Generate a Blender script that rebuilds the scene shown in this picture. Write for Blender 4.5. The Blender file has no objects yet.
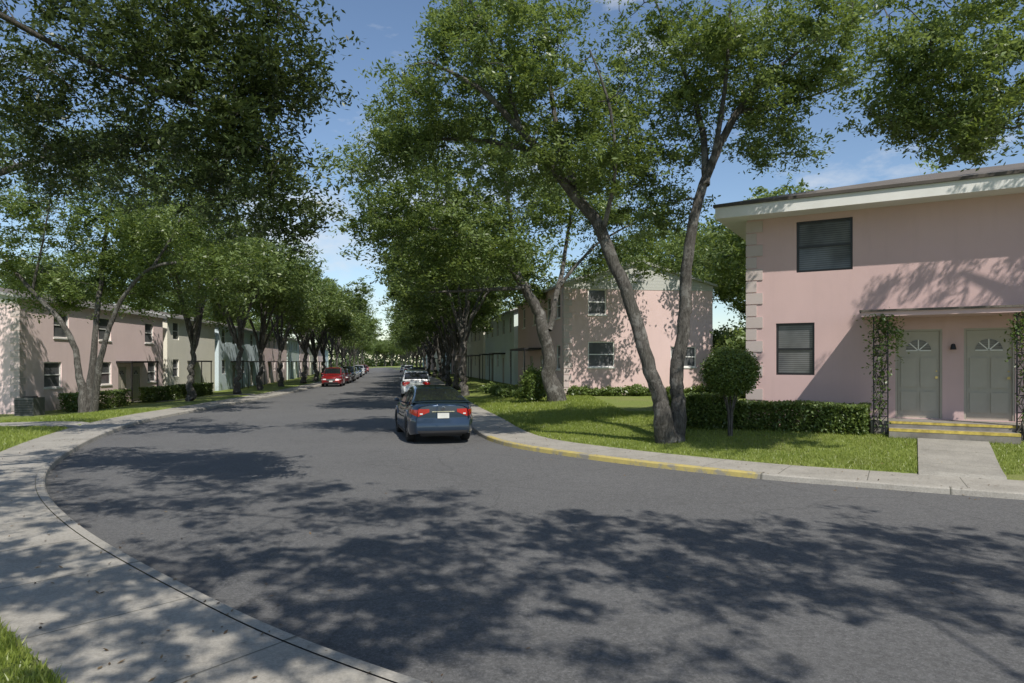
import bpy, math, random
import numpy as np
from mathutils import Vector, Matrix
random.seed(7); RNG=np.random.default_rng(11)
scene=bpy.context.scene; COL=scene.collection
F=683.0; CX=512.0; HY=362.0; CH=2.2
def W(px,py,Y): return ((px-CX)/F*Y, Y, CH+(HY-py)/F*Y)

# ------------------------------------------------------------ materials
def newmat(name):
    m=bpy.data.materials.new(name); m.use_nodes=True
    nt=m.node_tree; return m,nt,nt.nodes,nt.links,nt.nodes['Principled BSDF']
def ramp(N,L,src,stops):
    r=N.new('ShaderNodeValToRGB'); e=r.color_ramp.elements
    while len(e)<len(stops): e.new(0.5)
    for i,(p,c) in enumerate(stops):
        e[i].position=p; e[i].color=(*c,1) if len(c)==3 else c
    L.new(src,r.inputs[0]); return r.outputs[0]
def noise(N,L,scale,detail=6,coord=None,rough=.6):
    n=N.new('ShaderNodeTexNoise'); n.inputs['Scale'].default_value=scale
    n.inputs['Detail'].default_value=detail; n.inputs['Roughness'].default_value=rough
    if coord is not None: L.new(coord,n.inputs['Vector'])
    return n.outputs['Fac']
def mixc(N,L,fac,a,b,mode='MIX'):
    m=N.new('ShaderNodeMix'); m.data_type='RGBA'; m.blend_type=mode
    for s,i in ((fac,0),(a,6),(b,7)):
        if isinstance(s,(int,float)): m.inputs[i].default_value=s
        elif isinstance(s,tuple): m.inputs[i].default_value=(*s,1)
        else: L.new(s,m.inputs[i])
    return m.outputs[2]
def bump(N,L,h,bs,strength=.3,dist=.02):
    b=N.new('ShaderNodeBump'); b.inputs['Strength'].default_value=strength; b.inputs['Distance'].default_value=dist
    L.new(h,b.inputs['Height']); L.new(b.outputs[0],bs.inputs['Normal'])
def simple(name,col,rough=.6,metal=0,var=.12,scale=3,bm=0,fine=40,coat=0):
    m,nt,N,L,b=newmat(name)
    tc=N.new('ShaderNodeTexCoord').outputs['Object']
    n=noise(N,L,scale,6,tc)
    lo=tuple(c*(1-var*1.6) for c in col); hi=tuple(min(1,c*(1+var)) for c in col)
    L.new(ramp(N,L,n,[(.3,lo),(.7,hi)]),b.inputs['Base Color'])
    b.inputs['Roughness'].default_value=rough; b.inputs['Metallic'].default_value=metal
    if coat: b.inputs['Coat Weight'].default_value=coat; b.inputs['Coat Roughness'].default_value=.05
    if bm: bump(N,L,noise(N,L,fine,4,tc),b,bm,.01)
    return m
def stucco(name,col):
    m,nt,N,L,b=newmat(name)
    tc=N.new('ShaderNodeTexCoord').outputs['Object']
    big=noise(N,L,.5,5,tc)
    mp=N.new('ShaderNodeMapping'); mp.inputs['Scale'].default_value=(3,3,.25); L.new(tc,mp.inputs[0])
    streak=noise(N,L,1.6,6,mp.outputs[0])
    c=ramp(N,L,big,[(.3,tuple(x*.9 for x in col)),(.7,col)])
    c2=mixc(N,L,ramp(N,L,streak,[(.52,(0,0,0)),(.85,(.3,.3,.3))]),c,tuple(x*.75 for x in col))
    sp=N.new('ShaderNodeSeparateXYZ'); L.new(tc,sp.inputs[0])
    dn=N.new('ShaderNodeMath'); dn.operation='MULTIPLY_ADD'; dn.inputs[1].default_value=1.2; L.new(noise(N,L,3,6,tc),dn.inputs[0]); L.new(sp.outputs[2],dn.inputs[2])
    c2=mixc(N,L,ramp(N,L,dn.outputs[0],[(.35,(.45,.45,.45)),(1.0,(0,0,0))]),c2,tuple(x*.45 for x in col))
    L.new(c2,b.inputs['Base Color']); b.inputs['Roughness'].default_value=.9
    bump(N,L,noise(N,L,60,4,tc),b,.35,.01); return m
M={}
M['pink']=stucco('pink_stucco',(.64,.455,.435))
M['pinkL']=stucco('pale_pink_stucco',(.68,.505,.475))
M['pinkW']=stucco('light_pink_stucco',(.86,.68,.655))
M['quoin']=stucco('quoin_stucco',(.54,.46,.43))
M['cream']=stucco('cream_stucco',(.84,.81,.70))
M['blue']=stucco('pale_blue_stucco',(.64,.75,.80))
M['mint']=stucco('mint_stucco',(.66,.76,.72))
M['white']=simple('white_paint',(.80,.79,.75),.55,var=.05,scale=1.5)
M['trim']=simple('grey_roof_trim',(.38,.38,.36),.6,var=.08,scale=1.5)
M['black']=simple('black_iron',(.015,.015,.016),.45)
M['bronze']=simple('dark_frame',(.02,.02,.022),.35)
M['yellow']=simple('yellow_step_paint',(.56,.43,.09),.75,var=.3,scale=8)
M['step']=simple('step_concrete',(.24,.22,.19),.9,var=.2,scale=4,bm=.3)
M['door']=simple('beige_grey_door',(.42,.385,.32),.5,var=.04)
M['brass']=simple('brass',(.6,.45,.2),.3,1)
def siding():
    m,nt,N,L,b=newmat('lap_siding'); tc=N.new('ShaderNodeTexCoord').outputs['Object']
    s=N.new('ShaderNodeSeparateXYZ'); L.new(tc,s.inputs[0])
    k=N.new('ShaderNodeMath'); k.operation='MULTIPLY'; k.inputs[1].default_value=6; L.new(s.outputs[2],k.inputs[0])
    f=N.new('ShaderNodeMath'); f.operation='FRACT'; L.new(k.outputs[0],f.inputs[0])
    L.new(ramp(N,L,f.outputs[0],[(0,(.22,.22,.20)),(.1,(.44,.44,.405)),(1,(.50,.50,.46))]),b.inputs['Base Color'])
    b.inputs['Roughness'].default_value=.7; bump(N,L,f.outputs[0],b,.5,.02); return m
M['siding']=siding()
def shingle():
    m,nt,N,L,b=newmat('roof_shingles'); tc=N.new('ShaderNodeTexCoord').outputs['Object']
    br=N.new('ShaderNodeTexBrick'); br.inputs['Scale'].default_value=4; br.inputs['Color1'].default_value=(.12,.10,.085,1)
    br.inputs['Color2'].default_value=(.2,.17,.14,1); br.inputs['Mortar'].default_value=(.06,.05,.045,1); L.new(tc,br.inputs['Vector'])
    n=noise(N,L,1.2,6,tc)
    L.new(mixc(N,L,.5,br.outputs['Color'],ramp(N,L,n,[(.3,(.08,.07,.06)),(.7,(.17,.15,.125))])),b.inputs['Base Color'])
    b.inputs['Roughness'].default_value=.95; return m
M['shingle']=shingle()
def panemat():
    m,nt,N,L,b=newmat('window_pane_blinds'); tc=N.new('ShaderNodeTexCoord').outputs['Object']
    s=N.new('ShaderNodeSeparateXYZ'); L.new(tc,s.inputs[0])
    k=N.new('ShaderNodeMath'); k.operation='MULTIPLY'; k.inputs[1].default_value=18; L.new(s.outputs[2],k.inputs[0])
    f=N.new('ShaderNodeMath'); f.operation='FRACT'; L.new(k.outputs[0],f.inputs[0])
    n=noise(N,L,.9,3,tc)
    c=ramp(N,L,f.outputs[0],[(0,(.035,.036,.038)),(.35,(.20,.205,.205)),(1,(.14,.145,.148))])
    L.new(mixc(N,L,ramp(N,L,n,[(.4,(.15,.15,.15)),(.65,(.7,.7,.7))]),c,(.03,.033,.038)),b.inputs['Base Color'])
    b.inputs['Roughness'].default_value=.08; b.inputs['Specular IOR Level'].default_value=.4; return m
M['pane']=panemat()
def barkm():
    m,nt,N,L,b=newmat('bark'); tc=N.new('ShaderNodeTexCoord').outputs['Object']
    mp=N.new('ShaderNodeMapping'); mp.inputs['Scale'].default_value=(9,9,2.2); L.new(tc,mp.inputs[0])
    n=noise(N,L,2.5,8,mp.outputs[0],.75); g=noise(N,L,2.2,7,tc,.75)
    c=ramp(N,L,n,[(.32,(.020,.018,.015)),(.5,(.085,.077,.067)),(.72,(.19,.178,.16))])
    c=mixc(N,L,ramp(N,L,g,[(.52,(0,0,0)),(.6,(.7,.7,.7))]),c,(.25,.24,.22))
    L.new(mixc(N,L,ramp(N,L,noise(N,L,.9,4,tc),[(.5,(0,0,0)),(.75,(.4,.4,.4))]),c,(.07,.075,.055)),b.inputs['Base Color'])
    b.inputs['Roughness'].default_value=.95; bump(N,L,n,b,1,.06); return m
M['bark']=barkm()
def leafm(name,dark,mid,lite,trans=.38,tc_=(.32,.40,.05)):
    m,nt,N,L,b=newmat(name)
    a=N.new('ShaderNodeAttribute'); a.attribute_name='tint'
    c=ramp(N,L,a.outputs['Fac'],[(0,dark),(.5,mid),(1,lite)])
    L.new(c,b.inputs['Base Color']); b.inputs['Roughness'].default_value=.40; b.inputs['Specular IOR Level'].default_value=.55
    t=N.new('ShaderNodeBsdfTranslucent'); L.new(mixc(N,L,.5,c,tc_),t.inputs[0])
    x=N.new('ShaderNodeMixShader'); x.inputs[0].default_value=trans
    L.new(b.outputs[0],x.inputs[1]); L.new(t.outputs[0],x.inputs[2]); L.new(x.outputs[0],N['Material Output'].inputs[0]); return m
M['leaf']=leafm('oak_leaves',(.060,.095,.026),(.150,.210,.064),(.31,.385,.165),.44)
M['leafD']=leafm('oak_leaves_painted_shade',(.026,.042,.015),(.062,.092,.030),(.13,.17,.062),.32,(.16,.21,.03))  # darker copy of the oak leaves, crown shade put into the leaf colour
M['hedge']=leafm('hedge_leaves',(.05,.085,.02),(.12,.175,.045),(.23,.30,.09),.3)
M['vine']=leafm('vine_leaves',(.03,.06,.015),(.085,.14,.035),(.16,.23,.07),.3)
M['blade']=leafm('grass_blades',(.14,.19,.03),(.25,.31,.055),(.40,.44,.11),.38)
M['litter']=leafm('fallen_leaf',(.05,.03,.015),(.13,.08,.035),(.22,.15,.07),.1,(.1,.06,.02))
def groundm():
    m,nt,N,L,b=newmat('lawn'); tc=N.new('ShaderNodeTexCoord').outputs['Object']
    n1=noise(N,L,.45,6,tc); n2=noise(N,L,9,8,tc,.75); n3=noise(N,L,60,4,tc)
    c=ramp(N,L,n2,[(.3,(.10,.135,.022)),(.5,(.20,.255,.045)),(.7,(.30,.34,.08))])
    c=mixc(N,L,ramp(N,L,n1,[(.5,(0,0,0)),(.72,(.6,.6,.6))]),c,(.27,.25,.10))
    c=mixc(N,L,ramp(N,L,n3,[(.3,(.55,.55,.55)),(.6,(0,0,0))]),c,(.07,.09,.02))
    L.new(c,b.inputs['Base Color']); b.inputs['Roughness'].default_value=.95; bump(N,L,n3,b,.8,.04); return m
M['ground']=groundm()
def roadm():
    m,nt,N,L,b=newmat('asphalt'); tc=N.new('ShaderNodeTexCoord').outputs['Object']
    big=noise(N,L,.22,6,tc); mid=noise(N,L,2.5,8,tc,.75); fine=noise(N,L,30,6,tc,.95); f2=noise(N,L,9,8,tc,.9)
    c=ramp(N,L,fine,[(.36,(.022,.022,.022)),(.5,(.095,.093,.091)),(.64,(.29,.285,.28))])
    c=mixc(N,L,.45,c,ramp(N,L,big,[(.3,(.066,.066,.066)),(.7,(.128,.127,.125))]))
    c=mixc(N,L,ramp(N,L,f2,[(.45,(0,0,0)),(.62,(.45,.45,.45))]),c,(.165,.163,.16))
    v=N.new('ShaderNodeTexVoronoi'); v.feature='DISTANCE_TO_EDGE'; v.inputs['Scale'].default_value=.33
    wp=N.new('ShaderNodeMix'); wp.data_type='VECTOR'; wp.inputs[0].default_value=.25; L.new(tc,wp.inputs[4])
    nn=N.new('ShaderNodeTexNoise'); nn.inputs['Scale'].default_value=1.6; nn.inputs['Detail'].default_value=6; L.new(tc,nn.inputs[0]); L.new(nn.outputs['Color'],wp.inputs[5]); L.new(wp.outputs[1],v.inputs['Vector'])
    crack=ramp(N,L,v.outputs['Distance'],[(0,(.35,.35,.35)),(.005,(0,0,0))])
    c=mixc(N,L,crack,c,(.03,.03,.03))
    c=mixc(N,L,ramp(N,L,mid,[(.55,(0,0,0)),(.75,(.45,.45,.45))]),c,(.045,.044,.043))
    L.new(c,b.inputs['Base Color']); b.inputs['Roughness'].default_value=.9; bump(N,L,fine,b,.7,.018); return m
M['road']=roadm()
def concm(name,joint,col=(.33,.31,.275),step=1.5):
    m,nt,N,L,b=newmat(name); tc=N.new('ShaderNodeTexCoord')
    n=noise(N,L,1.1,7,tc.outputs['Object'],.7); f=noise(N,L,35,5,tc.outputs['Object'],.8)
    c=ramp(N,L,n,[(.3,tuple(x*.55 for x in col)),(.6,col)])
    c=mixc(N,L,.4,c,ramp(N,L,f,[(.35,tuple(x*.4 for x in col)),(.65,tuple(min(1,x*1.3) for x in col))]))
    if joint:
        s=N.new('ShaderNodeSeparateXYZ'); L.new(tc.outputs['UV'],s.inputs[0])
        k=N.new('ShaderNodeMath'); k.operation='DIVIDE'; k.inputs[1].default_value=step; L.new(s.outputs[0],k.inputs[0])
        fr=N.new('ShaderNodeMath'); fr.operation='FRACT'; L.new(k.outputs[0],fr.inputs[0])
        c=mixc(N,L,ramp(N,L,fr.outputs[0],[(0,(1,1,1)),(.016,(0,0,0))]),c,(.05,.05,.035))
    L.new(c,b.inputs['Base Color']); b.inputs['Roughness'].default_value=.92; bump(N,L,f,b,.4,.01); return m
M['conc']=concm('pavement_concrete',True,(.36,.335,.29))
M['kerb']=concm('kerb_concrete',True,(.37,.345,.30),3.0)
M['path']=concm('path_concrete',True,(.33,.31,.27),1.2)
def ykerb():
    m,nt,N,L,b=newmat('worn_yellow_paint'); tc=N.new('ShaderNodeTexCoord').outputs['Object']
    n=noise(N,L,1.3,8,tc,.85)
    L.new(ramp(N,L,n,[(.43,(.26,.24,.20)),(.50,(.42,.34,.12)),(.7,(.54,.43,.12))]),b.inputs['Base Color']); b.inputs['Roughness'].default_value=.85; return m
M['ykerb']=ykerb()

# ------------------------------------------------------------ helpers
def mkmesh(name,V,Fc,mats,idx=None,smooth=False,sharp=None):
    me=bpy.data.meshes.new(name); me.from_pydata([tuple(v) for v in V],[],Fc)
    for m in mats: me.materials.append(m)
    if idx is not None: me.polygons.foreach_set('material_index',idx)
    if smooth:
        me.polygons.foreach_set('use_smooth',[True]*len(me.polygons))
        if sharp: me.set_sharp_from_angle(angle=math.radians(sharp))
    me.update(); return me
def obj(name,me,parent=None,mat=None):
    o=bpy.data.objects.new(name,me); COL.objects.link(o)
    if parent is not None: o.parent=parent
    if mat is not None: o.matrix_basis=mat
    return o
def tag(o,label,cat,group=None):
    o['label']=label; o['category']=cat
    if group: o['group']=group
def quadmesh(name,V,nv,mat,tint):
    n=len(V)//nv
    me=bpy.data.meshes.new(name); me.vertices.add(len(V)); me.vertices.foreach_set('co',V.astype(np.float32).ravel())
    me.loops.add(n*nv); me.loops.foreach_set('vertex_index',np.arange(n*nv,dtype=np.int32))
    me.polygons.add(n); me.polygons.foreach_set('loop_start',np.arange(0,n*nv,nv,dtype=np.int32))
    try: me.polygons.foreach_set('loop_total',np.full(n,nv,dtype=np.int32))
    except Exception: pass
    a=me.attributes.new('tint','FLOAT','FACE'); a.data.foreach_set('value',tint.astype(np.float32))
    me.materials.append(mat); me.update(calc_edges=True); return me
def leafverts(C,size,up=.55,asp=.38):
    n=len(C); nr=RNG.normal(size=(n,3)); nr[:,2]=np.abs(nr[:,2])+up; nr/=np.linalg.norm(nr,axis=1)[:,None]
    t=RNG.normal(size=(n,3)); t-=nr*(t*nr).sum(1)[:,None]; t/=np.linalg.norm(t,axis=1)[:,None]
    b=np.cross(nr,t); s=(size*RNG.uniform(.65,1.35,n))[:,None]
    V=np.stack([C-t*s,C+b*s*asp,C+t*s,C-b*s*asp],1); return V.reshape(-1,3)
def addbox(V,Fc,x0,x1,y0,y1,z0,z1,I=None,mi=0):
    b=len(V); V+=[(x0,y0,z0),(x1,y0,z0),(x1,y1,z0),(x0,y1,z0),(x0,y0,z1),(x1,y0,z1),(x1,y1,z1),(x0,y1,z1)]
    Fc+=[(b,b+3,b+2,b+1),(b+4,b+5,b+6,b+7),(b,b+1,b+5,b+4),(b+1,b+2,b+6,b+5),(b+2,b+3,b+7,b+6),(b+3,b,b+4,b+7)]
    if I is not None: I+=[mi]*6
def tube(V,Fc,pts,rad,k=8,rough=0):
    pts=[Vector(p) for p in pts]; b0=len(V)
    ph=random.uniform(0,6)
    for i,p in enumerate(pts):
        d=(pts[min(i+1,len(pts)-1)]-pts[max(i-1,0)])
        d=d.normalized() if d.length>1e-6 else Vector((0,0,1))
        a=d.cross(Vector((.31,.95,.05))); a=a.normalized() if a.length>1e-3 else Vector((1,0,0)); c=d.cross(a)
        for j in range(k):
            w=2*math.pi*j/k
            rr=rad[i]*(1+rough*(math.sin(3*w+ph+i*.25)*.9+math.sin(5*w-i*.5)*.5+random.uniform(-.6,.6))) if rough else rad[i]
            q=p+(a*math.cos(w)+c*math.sin(w))*rr; V.append((q.x,q.y,q.z))
    for i in range(len(pts)-1):
        for j in range(k):
            a=b0+i*k+j; b=b0+i*k+(j+1)%k; Fc.append((a,b,b+k,a+k))
    Fc.append(tuple(b0+(len(pts)-1)*k+j for j in range(k)))
def catmull(P,n,vals=None):
    P=np.array(P,float); out=[]
    for i in range(len(P)-1):
        p0=P[max(i-1,0)];p1=P[i];p2=P[i+1];p3=P[min(i+2,len(P)-1)]
        for k in range(n):
            t=k/n; out.append(.5*((2*p1)+(-p0+p2)*t+(2*p0-5*p1+4*p2-p3)*t*t+(-p0+3*p1-3*p2+p3)*t**3))
    out.append(P[-1]); return np.array(out)

# ------------------------------------------------------------ road layout
LK=[(-62.5,300),(-24.9,104),(-16.4,54),(-14.4,35),(-13.6,26),(-12,20),(-9.9,14.9),(-8.0,11.7),(-5.65,8.9),(-2.9,6.3),(-.84,4.68),(2.5,2.7),(8,.6),(15,-1.5),(45,-9)]
RK=[(-50.8,300),(-14.0,104),(-6.5,54),(-3.5,35),(-1.9,26),(-.6,19),(1.55,15.65),(4.36,13.07),(6.2,11.95),(8.17,10.9),(10.5,9.9),(13,8.9),(18,7.2),(25,5),(50,-1)]
NS=14
KL=catmull(LK,NS); KR=catmull(RK,NS)
def outn(K,O):
    t=np.gradient(K,axis=0); n=np.stack([-t[:,1],t[:,0]],1); n/=np.linalg.norm(n,axis=1)[:,None]
    s=np.sign((n*(K-O)).sum(1)); return n*s[:,None]
NL=outn(KL,KR); NR=outn(KR,KL)
POLY=np.vstack([KL,KR[::-1]])
def segdist(P,K):
    best=np.full(len(P),1e9)
    for i in range(len(K)-1):
        a=K[i]; d=K[i+1]-a; t=np.clip(((P-a)@d)/(d@d),0,1); q=a+t[:,None]*d
        best=np.minimum(best,np.hypot(*(P-q).T))
    return best
def inside(P):
    x,y=P[:,0],P[:,1]; c=np.zeros(len(P),bool); n=len(POLY)
    for i in range(n):
        x1,y1=POLY[i]; x2,y2=POLY[(i+1)%n]
        if y1==y2: continue
        k=((y1>y)!=(y2>y))&(x<(x2-x1)*(y-y1)/(y2-y1)+x1); c^=k
    return c
def field(P):
    P=np.atleast_2d(np.array(P,float)); dl=segdist(P,KL); dr=segdist(P,KR); ins=inside(P)
    left=dl<dr; d=np.minimum(dl,dr)
    s=lambda a,b,x:np.clip((x-a)/(b-a),0,1)**2*(3-2*np.clip((x-a)/(b-a),0,1))
    far=s(18,32,P[:,1])
    zl=.13-.48*s(2,8,d)*far; zr=.13+.32*s(1.6,5.5,d)
    z=np.where(left,zl,zr)
    z=np.where(d<1.5,-.1+ (z+.1)*s(.9,1.5,d)*1.0,z)
    z=np.where(d<1.32,np.minimum(z,.07),z)
    z=np.where(ins,-.1,z)
    return z,d,ins,left
def gz(x,y): return float(field([(x,y)])[0][0])
def axis(lo,hi,a,b,st):
    mid=np.arange(a,b,st); g=[]; v=st; p=a
    while p>lo: v*=1.25; p-=v; g.append(p)
    g=g[::-1]; h=[]; v=st; p=mid[-1]
    while p<hi: v*=1.25; p+=v; h.append(p)
    return np.array(g+list(mid)+h)
xs=axis(-900,900,-22,20,.33); ys=axis(-120,1500,1,44,.33)
GX,GY=np.meshgrid(xs,ys); P=np.stack([GX.ravel(),GY.ravel()],1); Z=field(P)[0]
nx,ny=len(xs),len(ys)
idx=np.arange(nx*ny).reshape(ny,nx)
Fq=np.stack([idx[:-1,:-1],idx[:-1,1:],idx[1:,1:],idx[1:,:-1]],-1).reshape(-1,4)
me=mkmesh('ground',np.column_stack([P,Z]).tolist(),Fq.tolist(),[M['ground']],smooth=True)
o=obj('ground',me); o['kind']='structure'
def strip(name,K,Nn,prof,mat,i0=0,i1=None,kind='structure'):
    K=K[i0:i1]; Nn=Nn[i0:i1]; arc=np.concatenate([[0],np.cumsum(np.hypot(*np.diff(K,axis=0).T))])
    V=[];Fc=[];m=len(prof)
    for i in range(len(K)):
        for (o_,z) in prof: V.append((K[i,0]+Nn[i,0]*o_,K[i,1]+Nn[i,1]*o_,z))
    for i in range(len(K)-1):
        for j in range(m-1): a=i*m+j; Fc.append((a,a+1,a+m+1,a+m))
    me=mkmesh(name,V,Fc,[mat]); uv=me.uv_layers.new(name='UVMap')
    for l in me.loops:
        vi=l.vertex_index; uv.data[l.index].uv=(arc[vi//m],prof[vi%m][0])
    o=obj(name,me); o['kind']=kind; return o
V=[];Fc=[];m=9
for i in range(len(KL)):
    for j in range(m):
        t=j/(m-1); q=KL[i]*(1-t)+KR[i]*t; V.append((q[0],q[1],.03*math.sin(math.pi*t)))
for i in range(len(KL)-1):
    for j in range(m-1): a=i*m+j; Fc.append((a,a+1,a+m+1,a+m))
o=obj('road',mkmesh('road',V,Fc,[M['road']],smooth=True)); o['kind']='structure'
kp=[(-.02,-.02),(.0,.085),(.025,.105),(.135,.108)]
pp=[(.14,.100),(1.42,.106),(1.43,.0)]
strip('kerb',KL,NL,kp,M['kerb']); strip('pavement',KL,NL,pp,M['conc'])
ia=next(i for i in range(len(KR)) if KR[i,1]<19.6 and KR[i,0]>-1.2); ib=next(i for i in range(len(KR)) if KR[i,0]>4.6)
strip('kerb',KR,NR,kp,M['kerb'],0,ia+1); strip('painted_kerb',KR,NR,kp,M['ykerb'],ia,ib+1); strip('kerb',KR,NR,kp,M['kerb'],ib)
strip('pavement',KR,NR,pp,M['conc'])
def drape(name,A,B,w,mat,n=40,dz=.03):
    A=np.array(A,float);B=np.array(B,float);d=(B-A);ln=np.linalg.norm(d);d/=ln;q=np.array([-d[1],d[0]])
    V=[];Fc=[]
    for i in range(n+1):
        for s in (-.5,-.25,0,.25,.5):
            p=A+d*ln*i/n+q*w*s; V.append([p[0],p[1],0])
    zz=field([v[:2] for v in V])[0]
    for v,z in zip(V,zz): v[2]=z+dz
    for i in range(n):
        for j in range(4): a=i*5+j; Fc.append((a,a+1,a+6,a+5))
    me=mkmesh(name,V,Fc,[mat]); uv=me.uv_layers.new(name='UVMap')
    for l in me.loops: uv.data[l.index].uv=(ln*(l.vertex_index//5)/n,0)
    o=obj(name,me); o['kind']='structure'; return o

# ------------------------------------------------------------ buildings
def panel(V,Fc,o,u,W_,z0,z1,nrm,holes,depth=.14):
    us=sorted(set([0,W_]+[h[1] for h in holes]+[h[1]+h[3] for h in holes]))
    vs=sorted(set([z0,z1]+[h[2] for h in holes]+[h[2]+h[4] for h in holes]))
    def pt(a,z,d=0): return (o[0]+u[0]*a-nrm[0]*d,o[1]+u[1]*a-nrm[1]*d,z)
    for i in range(len(us)-1):
        for j in range(len(vs)-1):
            cu=(us[i]+us[i+1])/2; cv=(vs[j]+vs[j+1])/2
            if any(h[1]<cu<h[1]+h[3] and h[2]<cv<h[2]+h[4] for h in holes): continue
            b=len(V); V+=[pt(us[i],vs[j]),pt(us[i+1],vs[j]),pt(us[i+1],vs[j+1]),pt(us[i],vs[j+1])]; Fc.append((b,b+1,b+2,b+3))
    for h in holes:
        a0,a1,c0,c1=h[1],h[1]+h[3],h[2],h[2]+h[4]
        for p,q in (((a0,c0),(a1,c0)),((a1,c0),(a1,c1)),((a1,c1),(a0,c1)),((a0,c1),(a0,c0))):
            b=len(V); V+=[pt(*p),pt(*q),pt(*q,depth),pt(*p,depth)]; Fc.append((b,b+3,b+2,b+1))
WC={}
def windowparts(w,h,fm):
    k=('w',round(w,2),round(h,2),fm.name)
    if k not in WC:
        V=[];Fc=[];b=.055
        addbox(V,Fc,0,w,.05,.12,0,b); addbox(V,Fc,0,w,.05,.12,h-b,h); addbox(V,Fc,0,b,.05,.12,b,h-b); addbox(V,Fc,w-b,w,.05,.12,b,h-b)
        addbox(V,Fc,b,w-b,.06,.11,h*.5-.025,h*.5+.025)
        V2=[];F2=[]; addbox(V2,F2,.02,w-.02,.095,.105,.02,h-.02)
        V3=[];F3=[]; addbox(V3,F3,-.04,w+.04,-.05,.045,-.07,-.003)
        WC[k]=(mkmesh('frame',V,Fc,[fm]),mkmesh('pane',V2,F2,[M['pane']]),mkmesh('sill',V3,F3,[M['white']]))
    return WC[k]
def doorparts(w,h,dm):
    k=('d',w,h,dm.name)
    if k not in WC:
        V=[];Fc=[]; addbox(V,Fc,.05,w-.05,.07,.12,0,h-.05)
        for (a,b_) in ((.12,.46),(.54,.88)):
            for (c,d) in ((.08,.30),(.35,.68)): addbox(V,Fc,a*w,b_*w,.045,.069,c*h,d*h)
        Vf=[];Ff=[]; addbox(Vf,Ff,0,.045,.02,.13,0,h); addbox(Vf,Ff,w-.045,w,.02,.13,0,h); addbox(Vf,Ff,.045,w-.045,.02,.13,h-.045,h)
        Vg=[];Fg=[];Ig=[]; c=(w/2,h*.76); R=w*.27
        b=len(Vg); n=16
        Vg.append((c[0],.055,c[1]))
        for i in range(n+1): a=math.pi*i/n; Vg.append((c[0]+R*math.cos(a),.055,c[1]+R*math.sin(a)))
        for i in range(n): Fg.append((b,b+1+i,b+2+i)); Ig.append(0)
        for i in range(5):
            a=math.pi*(i+.0)/4; x,z=math.cos(a),math.sin(a); bb=len(Vg)
            Vg+=[(c[0]-z*.012,.05,c[1]+x*.012),(c[0]+z*.012,.05,c[1]-x*.012),(c[0]+x*R+z*.012,.05,c[1]+z*R-x*.012),(c[0]+x*R-z*.012,.05,c[1]+z*R+x*.012)]
            Fg.append((bb,bb+1,bb+2,bb+3)); Ig.append(1)
        Vh=[];Fh=[]; tube(Vh,Fh,[(w*.88,.05,h*.46),(w*.88,.0,h*.46)],[.022,.035],10)
        Vl=[];Fl=[]; tube(Vl,Fl,[(w*.88,.05,h*.53),(w*.88,.03,h*.53)],[.02,.02],8)
        WC[k]=(mkmesh('door',V,Fc,[dm]),mkmesh('frame',Vf,Ff,[M['door']]),mkmesh('fanlight',Vg,Fg,[M['pane'],M['white']],Ig),mkmesh('handle',Vh,Fh,[M['brass']]),mkmesh('lock',Vl,Fl,[M['brass']]))
    return WC[k]
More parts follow.
